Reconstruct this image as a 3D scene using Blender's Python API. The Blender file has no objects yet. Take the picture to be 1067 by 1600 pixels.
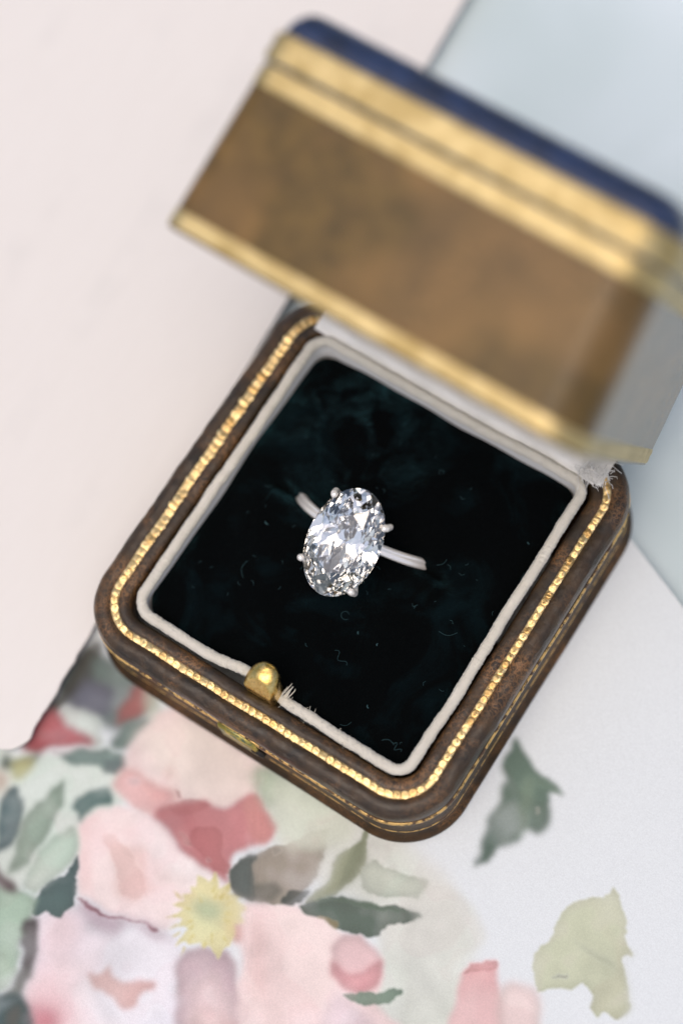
import bpy, bmesh, math, random
import numpy as np
from mathutils import Matrix, Vector

U = 0.001            # all shapes below are written in millimetres
R_ = math.radians
random.seed(7)
rng = np.random.default_rng(7)
scene = bpy.context.scene
COL = scene.collection
GROUND = -12.0       # height of the paper under the box; the rim of the box is at 0

# ------------------------------------------------------------------ camera
CAM_P = np.array([48.954, -47.567, 210.911])
CAM_M = np.array([[0.83745715, -0.49160762, 0.23872049],
                  [0.54009488, 0.81119916, -0.22417278],
                  [-0.08344481, 0.31666681, 0.9448593]])
LENS = 64.337
cd = bpy.data.cameras.new('camera')
cam = bpy.data.objects.new('camera', cd)
COL.objects.link(cam)
m4 = Matrix(CAM_M.tolist()).to_4x4()
m4.translation = Vector((CAM_P * U).tolist())
cam.matrix_world = m4
cd.sensor_fit = 'VERTICAL'
cd.sensor_height = 36.0
cd.sensor_width = 24.0
cd.lens = LENS
cd.clip_start = 0.005
cd.clip_end = 20
cd.dof.use_dof = True
cd.dof.focus_distance = 0.2172
cd.dof.aperture_fstop = 6.3
cd.dof.aperture_blades = 0
scene.camera = cam

# ------------------------------------------------------------------ daylight
SUN_ELEV, SUN_AZ = 74, -80      # azimuth in degrees, counter-clockwise from +x
world = bpy.data.worlds.new('World')
scene.world = world
world.use_nodes = True
wn = world.node_tree
wn.nodes.clear()
wo = wn.nodes.new('ShaderNodeOutputWorld')
bg = wn.nodes.new('ShaderNodeBackground')
sky = wn.nodes.new('ShaderNodeTexSky')
sky.sky_type = 'NISHITA'
sky.sun_disc = False
sky.sun_elevation = R_(SUN_ELEV)
sky.sun_rotation = R_(90 - SUN_AZ)
sky.air_density = 1.0
sky.dust_density = 5.0
sky.ozone_density = 1.0
bg.inputs['Strength'].default_value = 0.15
wn.links.new(sky.outputs[0], bg.inputs[0])
wn.links.new(bg.outputs[0], wo.inputs[0])
sd = bpy.data.lights.new('sun', 'SUN')
sd.energy = 1.05
sd.angle = R_(50)
sd.color = (1.0, 0.86, 0.72)
sun = bpy.data.objects.new('sun', sd)
COL.objects.link(sun)
sdir = Vector((math.cos(R_(SUN_AZ)) * math.cos(R_(SUN_ELEV)), math.sin(R_(SUN_AZ)) * math.cos(R_(SUN_ELEV)), math.sin(R_(SUN_ELEV))))
sun.rotation_euler = sdir.to_track_quat('Z', 'Y').to_euler()

scene.view_settings.view_transform = 'Standard'
scene.view_settings.look = 'None'
scene.view_settings.gamma = 1.0
scene.view_settings.exposure = 0.05
scene.render.engine = 'CYCLES'
scene.cycles.max_bounces = 20
scene.cycles.transmission_bounces = 20
scene.cycles.glossy_bounces = 8
scene.cycles.sample_clamp_indirect = 12


# ------------------------------------------------------------------ helpers
def unproject(px, z):
    """the point of the horizontal plane at height z (mm) that a traced outline point belongs to"""
    f = LENS * 1600 / 36
    d = CAM_M @ np.array([(px[0] - 533.5) / f, (800 - px[1]) / f, -1.0])
    t = (z - CAM_P[2]) / d[2]
    return (CAM_P + t * d)[:2]


def mesh_data(name, verts, faces, smooth=True):
    me = bpy.data.meshes.new(name)
    v = np.asarray(verts, dtype=float) * U
    me.from_pydata(v.tolist(), [], [tuple(int(i) for i in f) for f in faces])
    me.polygons.foreach_set('use_smooth', [bool(smooth)] * len(me.polygons))
    me.update()
    return me


def add(name, data, mat=None, parent=None):
    o = bpy.data.objects.new(name, data)
    COL.objects.link(o)
    if mat is not None and data is not None and len(data.materials) == 0:
        data.materials.append(mat)
    if parent is not None:
        o.parent = parent
    return o


def obj(name, verts, faces, mat, parent=None, smooth=True):
    return add(name, mesh_data(name, verts, faces, smooth), mat, parent)


def tag(o, label, cat, group=None, kind=None):
    o['label'] = label
    o['category'] = cat
    if group:
        o['group'] = group
    if kind:
        o['kind'] = kind


def round_rect(hx, hy, r, nc=14, ns=40):
    """points and outward normals round a rounded rectangle, counter-clockwise from the middle of the front"""
    P, N = [], []
    rad = r if isinstance(r, (list, tuple)) else [r] * 4
    cs = [(hx, -hy, -90, rad[0]), (hx, hy, 0, rad[1]), (-hx, hy, 90, rad[2]), (-hx, -hy, 180, rad[3])]
    arcs = []
    for sx, sy, a0, q in cs:
        c = (sx - math.copysign(q, sx), sy - math.copysign(q, sy))
        arcs.append([((c[0] + q * math.cos(R_(a0 + 90 * i / nc)), c[1] + q * math.sin(R_(a0 + 90 * i / nc))),
                      (math.cos(R_(a0 + 90 * i / nc)), math.sin(R_(a0 + 90 * i / nc)))) for i in range(nc + 1)])
    for k in range(4):
        a, b = arcs[k - 1][-1], arcs[k][0]
        for i in range(1, ns):
            t = i / ns
            P.append((a[0][0] + (b[0][0] - a[0][0]) * t, a[0][1] + (b[0][1] - a[0][1]) * t))
            N.append(b[1])
        for p, n in arcs[k]:
            P.append(p)
            N.append(n)
    return np.array(P), np.array(N)


def grid_faces(nu, nv, wrap_u=True, wrap_v=False, flip=False):
    F = []
    for j in range(nv if wrap_v else nv - 1):
        for i in range(nu if wrap_u else nu - 1):
            a, b = j * nu + i, j * nu + (i + 1) % nu
            c, d = ((j + 1) % nv) * nu + (i + 1) % nu, ((j + 1) % nv) * nu + i
            F.append((a, d, c, b) if flip else (a, b, c, d))
    return F


def sweep(P, N, prof, jitter=None):
    """rows of the profile (outward offset, height) carried round the loop"""
    V = []
    for k, (o, z) in enumerate(prof):
        q = P + N * o
        zz = np.full(len(P), float(z))
        if jitter is not None:
            q = q + N * jitter[0][:, None]
            zz = zz + jitter[1]
        V.append(np.column_stack([q, zz]))
    return np.concatenate(V)


def smooth_noise(n, amp, period, seed, wrap=True):
    g = np.random.default_rng(seed)
    t = np.arange(n) / n
    out = np.zeros(n)
    for k in range(1, max(2, int(period)) + 1):
        out += g.normal() / math.sqrt(k) * np.cos(2 * math.pi * (k * t + g.random()))
    return amp * out / max(1e-9, np.abs(out).max())


def value_noise(shape, cell, seed):
    """smooth random field, cell in grid steps"""
    g_ = np.random.default_rng(seed)
    h, w = int(shape[0] / cell) + 3, int(shape[1] / cell) + 3
    a = g_.random((h, w))
    yy = np.arange(shape[0]) / cell
    xx = np.arange(shape[1]) / cell
    y0, x0 = yy.astype(int), xx.astype(int)
    fy, fx = yy - y0, xx - x0
    fy, fx = (fy * fy * (3 - 2 * fy))[:, None], (fx * fx * (3 - 2 * fx))[None]
    a00, a01 = a[y0][:, x0], a[y0][:, x0 + 1]
    a10, a11 = a[y0 + 1][:, x0], a[y0 + 1][:, x0 + 1]
    return (a00 * (1 - fx) + a01 * fx) * (1 - fy) + (a10 * (1 - fx) + a11 * fx) * fy


def tube(path, radius, ns=10, closed=False, cap=True, twist=None):
    """a round tube along path (n,3); radius a number or one per point"""
    P = np.asarray(path, float)
    n = len(P)
    rad = np.full(n, radius) if np.isscalar(radius) else np.asarray(radius, float)
    T = np.gradient(P, axis=0)
    if closed:
        T = (np.roll(P, -1, 0) - np.roll(P, 1, 0))
    T /= np.linalg.norm(T, axis=1)[:, None] + 1e-12
    ref = np.array([0, 0, 1.0])
    if abs(T[0] @ ref) > .95:
        ref = np.array([1.0, 0, 0])
    V = []
    A = np.cross(T[0], ref)
    A /= np.linalg.norm(A)
    for i in range(n):
        A = A - T[i] * (A @ T[i])
        A /= np.linalg.norm(A)
        B = np.cross(T[i], A)
        for k in range(ns):
            a = 2 * math.pi * k / ns
            r = rad[i] * (1 if twist is None else twist(i, a))
            V.append(P[i] + r * (math.cos(a) * A + math.sin(a) * B))
    F = grid_faces(ns, n, True, closed)
    if cap and not closed:
        F.append(tuple(range(ns))[::-1])
        F.append(tuple((n - 1) * ns + k for k in range(ns)))
    return np.array(V), F


def join(parts):
    V, F, off = [], [], 0
    for v, f in parts:
        V.append(np.asarray(v, float))
        F += [tuple(i + off for i in q) for q in f]
        off += len(v)
    return np.concatenate(V), F


# ------------------------------------------------------------------ materials
class Mat:
    def __init__(self, name):
        self.m = bpy.data.materials.new(name)
        self.m.use_nodes = True
        self.t = self.m.node_tree
        self.b = self.t.nodes['Principled BSDF']
        self.tc = self.t.nodes.new('ShaderNodeTexCoord')

    def set(self, **k):
        for a, v in k.items():
            s = self.b.inputs[a.replace('_', ' ')]
            if hasattr(v, 'is_output'):
                self.t.links.new(v, s)
            else:
                s.default_value = v if not (isinstance(v, tuple) and len(v) == 3) else (*v, 1)
        return self

    def noise(self, per_mm, detail=4, rough=.55, dist=0.0, stretch=None):
        n = self.t.nodes.new('ShaderNodeTexNoise')
        n.inputs['Scale'].default_value = per_mm / U
        n.inputs['Detail'].default_value = detail
        n.inputs['Roughness'].default_value = rough
        n.inputs['Distortion'].default_value = dist
        if stretch:
            mp = self.t.nodes.new('ShaderNodeMapping')
            mp.inputs['Scale'].default_value = stretch
            self.t.links.new(self.tc.outputs['Object'], mp.inputs[0])
            self.t.links.new(mp.outputs[0], n.inputs['Vector'])
        else:
            self.t.links.new(self.tc.outputs['Object'], n.inputs['Vector'])
        return n.outputs['Fac']

    def voro(self, per_mm, feature='DISTANCE_TO_EDGE', rand=1.0, warp=None):
        n = self.t.nodes.new('ShaderNodeTexVoronoi')
        n.feature = feature
        n.inputs['Scale'].default_value = per_mm / U
        n.inputs['Randomness'].default_value = rand
        if warp:
            nz = self.t.nodes.new('ShaderNodeTexNoise')
            nz.inputs['Scale'].default_value = warp[0] / U
            self.t.links.new(self.tc.outputs['Object'], nz.inputs['Vector'])
            sc = self.t.nodes.new('ShaderNodeVectorMath')
            sc.operation = 'MULTIPLY_ADD'
            sc.inputs[1].default_value = (warp[1] * U,) * 3
            self.t.links.new(nz.outputs['Color'], sc.inputs[0])
            self.t.links.new(self.tc.outputs['Object'], sc.inputs[2])
            self.t.links.new(sc.outputs[0], n.inputs['Vector'])
        else:
            self.t.links.new(self.tc.outputs['Object'], n.inputs['Vector'])
        return n.outputs['Distance']

    def ramp(self, fac, stops, const=False):
        r = self.t.nodes.new('ShaderNodeValToRGB')
        e = r.color_ramp.elements
        while len(e) < len(stops):
            e.new(.5)
        for x, (p, c) in zip(e, stops):
            x.position = p
            x.color = (c, c, c, 1) if not isinstance(c, tuple) else (*c, 1)
        self.t.links.new(fac, r.inputs[0])
        return r.outputs[0]

    def mix(self, fac, a, b, mode='MIX'):
        n = self.t.nodes.new('ShaderNodeMix')
        n.data_type = 'RGBA'
        n.blend_type = mode
        for s, v in ((0, fac), (6, a), (7, b)):
            if hasattr(v, 'is_output'):
                self.t.links.new(v, n.inputs[s])
            else:
                n.inputs[s].default_value = (*v, 1) if isinstance(v, tuple) else v
        return n.outputs[2]

    def math(self, op, a, b=0.0, clamp=False):
        n = self.t.nodes.new('ShaderNodeMath')
        n.operation = op
        n.use_clamp = clamp
        for s, v in ((0, a), (1, b)):
            if hasattr(v, 'is_output'):
                self.t.links.new(v, n.inputs[s])
            else:
                n.inputs[s].default_value = v
        return n.outputs[0]

    def bump(self, height, dist_mm, strength=1.0):
        n = self.t.nodes.new('ShaderNodeBump')
        n.inputs['Strength'].default_value = strength
        n.inputs['Distance'].default_value = dist_mm * U
        self.t.links.new(height, n.inputs['Height'])
        if self.b.inputs['Normal'].is_linked:
            self.t.links.new(self.b.inputs['Normal'].links[0].from_socket, n.inputs['Normal'])
        self.t.links.new(n.outputs[0], self.b.inputs['Normal'])
        return self


def leather(name, dark, mid, worn, wear_lo, wear_hi, rough=.34, coat=.5, coatrough=.2, big=.12, spec=.3, cior=1.2, amber=None):
    M = Mat(name)
    n1 = M.noise(.35, 6, .62)
    n2 = M.noise(big, 4, .6, .4)
    n3 = M.noise(2.6, 5, .7, 1.2)
    cr = M.voro(1.1, warp=(1.0, 1.6))
    base = M.mix(M.ramp(n1, [(.3, 0.0), (.7, 1.0)]), dark, mid)
    if amber:  # warm reflections on the leather, painted in as amber and dark patches
        base = M.mix(M.ramp(M.noise(.055, 2, .45, 1.1), [(.46, 0.0), (.68, .8)]), base, amber)
        base = M.mix(M.ramp(M.noise(.045, 2, .5, .6, (1.3, 1, .8)), [(.48, 0.0), (.70, .75)]), base, (.045, .030, .010))
    # rusty scuffs where the dye is rubbed off: thin threads inside patches
    thread = M.ramp(cr, [(0.0, 1.0), (.10, 0.0)])
    patch = M.ramp(n2, [(wear_lo, 0.0), (wear_hi, 1.0)])
    fine = M.ramp(n3, [(.50, 0.0), (.62, 1.0)])
    k = M.math('MULTIPLY', patch, M.math('MAXIMUM', thread, fine), True)
    col = M.mix(k, base, worn)
    M.set(Base_Color=col, Roughness=M.ramp(n3, [(.3, rough - .08), (.75, rough + .2)]), Coat_Weight=coat, Coat_Roughness=coatrough, Coat_IOR=cior, Specular_IOR_Level=spec)
    M.bump(M.noise(1.7, 8, .72, .6), .20, .7)
    M.bump(cr, .05, .45)
    M.bump(M.noise(.22, 3), .5, .35)
    return M.m


M_LEATHER = leather('worn_brown_leather', (.006, .004, .0018), (.052, .027, .008), (.21, .10, .034), .49, .66, .34, .35, .22, .12, .42, 1.3)
M_WALL = leather('glossy_brown_leather', (.016, .009, .004), (.060, .030, .010), (.24, .11, .035), .50, .7, .48, .15, .16, .12, .25, 1.22)
M_LID = leather('lid_brown_leather', (.070, .042, .009), (.150, .090, .020), (.30, .165, .055), .50, .66, .42, 1.0, .2, .045, .25, 1.22, (.22, .122, .036))
M_SHOULDER = leather('lid_dark_leather', (.007, .012, .030), (.018, .038, .105), (.05, .035, .02), .7, .9, .32, .5, .2, .12, .4, 1.3)  # blue of the reflected sky put into the leather colour

g = Mat('gold_tooling')
gn = g.noise(1.6, 5, .6)
oi = g.t.nodes.new('ShaderNodeObjectInfo')
gc = g.mix(g.ramp(gn, [(.35, 0.0), (.65, 1.0)]), (.84, .57, .22), (1.0, .80, .44))
gc = g.mix(g.ramp(oi.outputs['Random'], [(.45, 0.0), (1.0, .8)]), gc, (.46, .27, .09))
pits = g.ramp(g.noise(2.3, 4, .7, .5), [(.60, 0.0), (.66, .8)])
gc = g.mix(pits, gc, (.10, .05, .02))
g.set(Base_Color=gc, Metallic=1.0, Roughness=g.ramp(gn, [(.3, .36), (.7, .55)]))
g.bump(g.noise(4, 4), .08, .6)
M_GOLD = g.m
g = Mat('rubbed_gold_tooling')
gn = g.noise(.9, 5, .7)
g.set(Base_Color=g.mix(g.ramp(gn, [(.44, 0.0), (.52, 1.0)]), (.07, .035, .017), (.86, .55, .20)), Metallic=g.ramp(gn, [(.44, 0.0), (.5, 1.0)]), Roughness=.38)
g.bump(g.noise(5, 4), .08, .6)
M_RUBGOLD = g.m
g = Mat('pale_lid_gold')
gn = g.noise(.4, 5, .6)
g.set(Base_Color=g.mix(g.ramp(gn, [(.3, 0.0), (.7, 1.0)]), (.34, .25, .095), (.58, .46, .23)), Metallic=.7, Roughness=.45)
g.bump(g.noise(2.5, 4), .1, .7)
M_LIDGOLD = g.m

b = Mat('worn_brass')
bn = b.noise(1.1, 6, .65, .6)
sc = b.voro(.8, warp=(1.4, 1.3))
scr = b.ramp(sc, [(0.0, 1.0), (.035, 0.0)])
bc = b.mix(b.ramp(bn, [(.35, 0.0), (.7, 1.0)]), (.62, .40, .10), (.92, .70, .30))
bc = b.mix(b.math('MULTIPLY', scr, b.ramp(bn, [(.45, 0.0), (.6, .9)])), bc, (.10, .06, .02))
b.set(Base_Color=bc, Metallic=1.0, Roughness=b.ramp(bn, [(.3, .20), (.75, .42)]))
b.bump(b.noise(1.6, 5, .6), .12, .6)
M_BRASS = b.m
b = Mat('verdigris_brass')
bn = b.noise(.8, 6, .7, .5)
b.set(Base_Color=b.mix(b.ramp(bn, [(.42, 0.0), (.56, 1.0)]), (.10, .15, .10), (.66, .52, .13)), Metallic=b.ramp(bn, [(.4, .3), (.55, 1.0)]), Roughness=.42)
b.bump(bn, .15, .6)
M_PATINA = b.m

c = Mat('ivory_cord')
cn = c.noise(.5, 4)
c.set(Base_Color=c.mix(cn, (.62, .58, .48), (.80, .77, .68)), Roughness=.62, Sheen_Weight=.25, Sheen_Roughness=.5)
c.bump(c.noise(5, 4, .75), .22, 1.0)
M_CORD = c.m
c = Mat('white_satin')
c.set(Base_Color=c.mix(c.noise(.3, 4), (.70, .70, .67), (.82, .81, .78)), Roughness=.38, Sheen_Weight=.3)
c.bump(c.noise(.9, 4, .6, 0, (1, 1, .2)), .2, .5)
M_SATIN = c.m

v = Mat('black_velvet')
vn = v.noise(.11, 4, .55, 1.2)
vp = v.ramp(vn, [(.50, 0.0), (.68, 1.0)])
vm = v.t.nodes.new('ShaderNodeMapping')
vm.vector_type = 'TEXTURE'
vm.inputs['Location'].default_value = (-9 * U, 12 * U, 0)
vm.inputs['Scale'].default_value = (13 * U, 14 * U, 13 * U)
v.t.links.new(v.tc.outputs['Object'], vm.inputs[0])
vg = v.t.nodes.new('ShaderNodeTexGradient')
vg.gradient_type = 'SPHERICAL'
v.t.links.new(vm.outputs[0], vg.inputs[0])
brush = v.math('MULTIPLY', vg.outputs['Fac'], v.ramp(v.noise(.19, 4, .55, .9), [(.44, 0.0), (.62, 1.0)]))
v.set(Base_Color=v.mix(vp, (.0012, .0018, .0020), (.002, .006, .0075)), Roughness=.95, Specular_IOR_Level=.04,
      Sheen_Weight=v.math('MULTIPLY', v.math('ADD', v.math('MULTIPLY', brush, 1.6), v.ramp(vn, [(.46, .03), (.70, .22)])), v.ramp(v.noise(6, 4, .8), [(.35, .35), (.65, 1.0)])), Sheen_Roughness=.35, Sheen_Tint=(.18, .55, .66))
v.bump(v.noise(5, 5, .8), .3, .8)
v.bump(v.noise(.5, 4, .6, .5), .5, .4)
M_VELVET = v.m
c = Mat('lint')
c.set(Base_Color=(.025, .07, .08), Roughness=.9)
M_LINT = c.m

c = Mat('platinum')
c.set(Base_Color=(.97, .93, .88), Metallic=.5, Roughness=.24)
c.bump(c.noise(1.2, 3), .02, .5)
M_PLAT = c.m


def diamond_material():
    m = bpy.data.materials.new('diamond')
    m.use_nodes = True
    t = m.node_tree
    t.nodes.clear()
    out = t.nodes.new('ShaderNodeOutputMaterial')
    q = t.nodes.new('ShaderNodeBsdfGlass')
    q.inputs['Color'].default_value = (1, .997, .99, 1)
    q.inputs['Roughness'].default_value = 0.0
    q.inputs['IOR'].default_value = 2.417
    t.links.new(q.outputs[0], out.inputs[0])
    return m


M_DIAMOND = diamond_material()

# ------------------------------------------------------------------ table
tb = Mat('pale_blue_cloth')
t1 = tb.noise(.018, 3, .5, .6, (1, 1, 1))
t2 = tb.noise(3.0, 3)
tb.set(Base_Color=tb.mix(tb.ramp(t1, [(.35, 0.0), (.65, 1.0)]), (.47, .56, .57), (.62, .70, .745)), Roughness=.8, Sheen_Weight=.2)
tb.bump(t2, .1, .3)
nx = 150
xs = np.linspace(-420, 420, nx)
X, Y = np.meshgrid(xs, xs)
Zt = GROUND - 2.6 + .9 * np.sin(X * .045 + Y * .11 + 1.0) * np.exp(-((X - 10) ** 2 + (Y - 100) ** 2) / 90 ** 2)
tv = np.column_stack([X.ravel(), Y.ravel(), Zt.ravel()])
tbl = obj('table', tv, grid_faces(nx, nx, False), tb.m)
tbl['kind'] = 'structure'
tbl['label'] = 'pale blue grey cloth covering the table beyond the cards'
tbl['category'] = 'tablecloth'

# ------------------------------------------------------------------ floral card
# the print: watercolour roses and leaves, laid down as colour per point of the paper
E0 = unproject((960, 810), GROUND)
E1 = unproject((1067, 950), GROUND)
EU = (E1 - E0) / np.linalg.norm(E1 - E0)             # along the far edge, towards the right
EV = np.array([EU[1], -EU[0]])                        # into the sheet
if EV @ np.array([0, -1.0]) < 0:
    EV = -EV
STEP = 0.14
u0, u1, v1 = -46.0, 68.0, 110.0
nu, nv = int((u1 - u0) / STEP) + 1, int(v1 / STEP) + 1
gu = u0 + np.arange(nu) * STEP
gv = np.arange(nv) * STEP


def lin(cc):
    cc = np.array(cc, float) / 255
    return np.where(cc <= .04045, cc / 12.92, ((cc + .055) / 1.055) ** 2.4)


def paint_colour(cc):
    a_ = lin(cc) * 1.0
    lum = float(a_ @ [.3, .6, .1])
    a_ = a_ * min(1.0, .72 + .5 * lum)                # dark pigment is laid on strongly
    a_ = a_ * .93
    if cc[0] > 200 and cc[0] > cc[1] > cc[2] - 14 and cc[2] > 170:
        a_ = .78 * a_ + .22 * float(a_ @ [.35, .45, .2])        # the pale petals are peach
    return np.clip(a_, 0, .76)


def box_blur(a, r):
    if r < 1:
        return a
    for ax in (0, 1):
        c_ = np.cumsum(np.concatenate([np.repeat(np.take(a, [0], ax), r + 1, ax), a, np.repeat(np.take(a, [-1], ax), r, ax)], ax), axis=ax)
        n = a.shape[ax]
        a = (np.take(c_, range(2 * r + 1, 2 * r + 1 + n), ax) - np.take(c_, range(0, n), ax)) / (2 * r + 1)
    return a


SH = (nv, nu)
warp_u = sum(a * (value_noise(SH, c_, s) - .5) for a, c_, s in ((8, 30, 1), (4.5, 12, 2), (2.4, 4, 3)))
warp_v = sum(a * (value_noise(SH, c_, s) - .5) for a, c_, s in ((8, 30, 4), (4.5, 12, 5), (2.4, 4, 6)))
pig1 = value_noise(SH, 34, 11) * .6 + value_noise(SH, 12, 12) * .4
pig2 = value_noise(SH, 70, 13)
pig3 = value_noise(SH, 48, 17) * .7 + value_noise(SH, 20, 18) * .3
grain = value_noise(SH, 1.6, 14) - .5
IMG = np.empty(SH + (3,))
GX = E0[0] + gu[None, :] * EU[0] + gv[:, None] * EV[0]
GY = E0[1] + gu[None, :] * EU[1] + gv[:, None] * EV[1]
IMG[:] = np.array([.625, .668, .685])


def to_grid(px):
    w = unproject(px, GROUND) - E0
    return (w @ EU - u0) / STEP, (w @ EV) / STEP


def catmull(pts, n=6):
    """a hand-drawn outline: half way between a smooth curve and the straight polygon, so that tips stay pointed"""
    P_ = np.array(pts, float)
    out = []
    for i in range(len(P_)):
        a, b_, c_, d_ = P_[i - 1], P_[i], P_[(i + 1) % len(P_)], P_[(i + 2) % len(P_)]
        for k in range(n):
            t = k / n
            q = .5 * ((2 * b_) + (c_ - a) * t + (2 * a - 5 * b_ + 4 * c_ - d_) * t * t + (3 * b_ - a - 3 * c_ + d_) * t ** 3)
            out.append(.6 * q + .4 * (b_ * (1 - t) + c_ * t))
    return np.array(out)


def paint(pts, col, col2=None, alpha=1.0, soft=1, edge=.30, sharp=False, wob=1.0, var=.34):
    """one stroke: an outline in photograph points, its pigment pooled a little towards the rim"""
    pts = pts if sharp else catmull(pts)
    gp = np.array([to_grid(q) for q in pts])
    lo = np.floor(gp.min(0)).astype(int) - 14 - 3 * soft
    hi = np.ceil(gp.max(0)).astype(int) + 14 + 3 * soft
    i0, i1 = max(0, lo[0]), min(nu, hi[0])
    j0, j1 = max(0, lo[1]), min(nv, hi[1])
    if i1 <= i0 or j1 <= j0:
        return
    X_ = np.arange(i0, i1)[None, :] + wob * warp_u[j0:j1, i0:i1]
    Y_ = np.arange(j0, j1)[:, None] + wob * warp_v[j0:j1, i0:i1]
    ins = np.zeros(X_.shape, bool)
    n = len(gp)
    for k in range(n):
        xa, ya = gp[k]
        xb, yb = gp[(k + 1) % n]
        if ya == yb:
            continue
        c_ = ((ya > Y_) != (yb > Y_)) & (X_ < (xb - xa) * (Y_ - ya) / (yb - ya) + xa)
        ins ^= c_
    m = box_blur(ins.astype(float), 1) if soft == 1 else box_blur(box_blur(ins.astype(float), soft), soft)
    bleed = np.clip((pig3[j0:j1, i0:i1] - .54) / .10, 0, 1) * (.55 if soft <= 3 else 0)
    m = m * (1 - bleed) + box_blur(box_blur(ins.astype(float), 3), 3) * bleed
    inner = box_blur(box_blur(ins.astype(float), 5 + soft), 5)
    rim = m * (1 - inner)
    p = pig1[j0:j1, i0:i1]
    q = np.clip((pig2[j0:j1, i0:i1] - .3) / .4, 0, 1)[..., None]
    q2 = np.clip((pig3[j0:j1, i0:i1] - .47) / .05, 0, 1) + .8 * np.clip((pig1[j0:j1, i0:i1] - .56) / .06, 0, 1)
    ca = paint_colour(col)
    cb = paint_colour(col2) if col2 is not None else ca
    c_ = ca * (1 - q) + cb * q
    c_ = c_ * (1 - edge * rim[..., None] * 2) * (1 + var * (p[..., None] - .5)) * (1 - .055 * q2[..., None] * np.array([.5, 1.1, 1.0]))
    a = (m * alpha * np.clip(1.04 - .55 * np.clip(p - .45, 0, 1) - .25 * np.clip(pig3[j0:j1, i0:i1] - .5, 0, 1), 0, 1))[..., None]
    a = np.clip(a, 0, 1)
    IMG[j0:j1, i0:i1] = IMG[j0:j1, i0:i1] * (1 - a) + c_ * a


def A(pts):            # traced on the enlarged lower-left quarter (factor 2)
    return [(x / 2.002, y / 2.002 + 1000) for x, y in pts]


def D(pts):            # traced on the enlarged lower left, factor 1.442
    return [(x / 1.442, y / 1.442 + 1100) for x, y in pts]


def B(pts):            # traced on the enlarged lower-right quarter
    return [(x / 1.998 + 533, y / 1.998 + 1100) for x, y in pts]


SAGE = (198, 206, 194)
# washes
paint([(400, 1180), (560, 1240), (700, 1380), (740, 1480), (700, 1620), (540, 1620), (600, 1440), (430, 1330)], (206, 210, 200), (200, 207, 192), .75, 6, .05)
paint(A([(120, 360), (330, 330), (420, 420), (350, 560), (240, 640), (150, 700), (40, 820), (-60, 820), (-60, 360)]), (196, 210, 198), (205, 214, 204), .9, 4, .05)
paint(B([(110, 500), (250, 560), (400, 600), (440, 740), (350, 820), (340, 1040), (180, 1040), (200, 850), (130, 770), (120, 620)]), (200, 206, 194), (206, 210, 202), .8, 3, .08)
paint(B([(40, 440), (150, 430), (190, 520), (120, 560), (60, 520)]), (208, 213, 204), None, .7, 3)
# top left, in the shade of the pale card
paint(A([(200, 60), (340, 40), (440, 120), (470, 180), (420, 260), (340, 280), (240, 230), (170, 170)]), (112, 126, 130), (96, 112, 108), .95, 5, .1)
paint([(60, 1130), (95, 1075), (140, 1000), (165, 1015), (150, 1050), (120, 1085), (92, 1120), (70, 1160)], (74, 70, 58), (52, 56, 46), .95, 3)  # dark leaf stroke that paints the shade between card and box into the print
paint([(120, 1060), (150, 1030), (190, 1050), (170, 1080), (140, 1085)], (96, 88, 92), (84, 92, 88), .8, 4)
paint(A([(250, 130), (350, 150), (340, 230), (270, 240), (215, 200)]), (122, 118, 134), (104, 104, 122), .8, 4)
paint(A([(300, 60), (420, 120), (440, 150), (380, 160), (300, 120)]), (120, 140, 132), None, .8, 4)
paint(A([(360, 230), (400, 180), (440, 150), (475, 165), (470, 210), (420, 240), (370, 265)]), (186, 122, 116), (170, 104, 100), .95, 3)
paint(A([(455, 150), (500, 180), (500, 250), (450, 280), (440, 230)]), (190, 202, 184), None, .8, 4)
paint(A([(195, 220), (250, 215), (310, 255), (320, 320), (290, 335), (250, 290), (190, 260)]), (204, 214, 206), None, .95, 3)
paint(A([(75, 330), (110, 270), (150, 225), (190, 240), (240, 275), (300, 310), (270, 332), (180, 335), (110, 365)]), (172, 84, 90), (196, 118, 122), 1, 3)
paint(A([(120, 300), (190, 285), (240, 300), (200, 318), (130, 322)]), (206, 138, 142), None, .8, 2)
paint(A([(150, 350), (250, 340), (330, 340), (250, 352), (170, 362)]), (214, 196, 198), None, .8, 2)
paint(A([(180, 362), (250, 340), (330, 333), (400, 360), (402, 405), (345, 412), (300, 385), (230, 384)]), (112, 138, 132), (130, 152, 144), .95, 2)
paint(A([(345, 300), (400, 250), (455, 240), (440, 295), (405, 345), (350, 335)]), (120, 146, 134), (106, 130, 122), .95, 3)
paint(A([(330, 370), (395, 380), (400, 412), (350, 414)]), (112, 128, 128), None, .8, 2)
# pale rose behind
paint([(192, 1216), (206, 1160), (240, 1110), (300, 1100), (350, 1140), (420, 1195), (402, 1242), (352, 1262), (300, 1256), (245, 1280), (198, 1256)], (228, 208, 203), (224, 200, 194), 1, 3, .06)
paint(A([(362, 448), (390, 400), (430, 410), (500, 450), (560, 470), (540, 520), (510, 560), (470, 545), (400, 520)]), (222, 172, 168), (228, 186, 180), .95, 3)
paint(A([(535, 380), (556, 352), (562, 420), (530, 432)]), (216, 176, 168), None, .8, 2)
paint(A([(560, 462), (572, 470), (570, 500), (556, 495)]), (205, 150, 145), None, .8, 1)
paint(A([(392, 440), (420, 436), (446, 446), (430, 460), (402, 458)]), (222, 216, 220), None, .8, 2)
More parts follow.
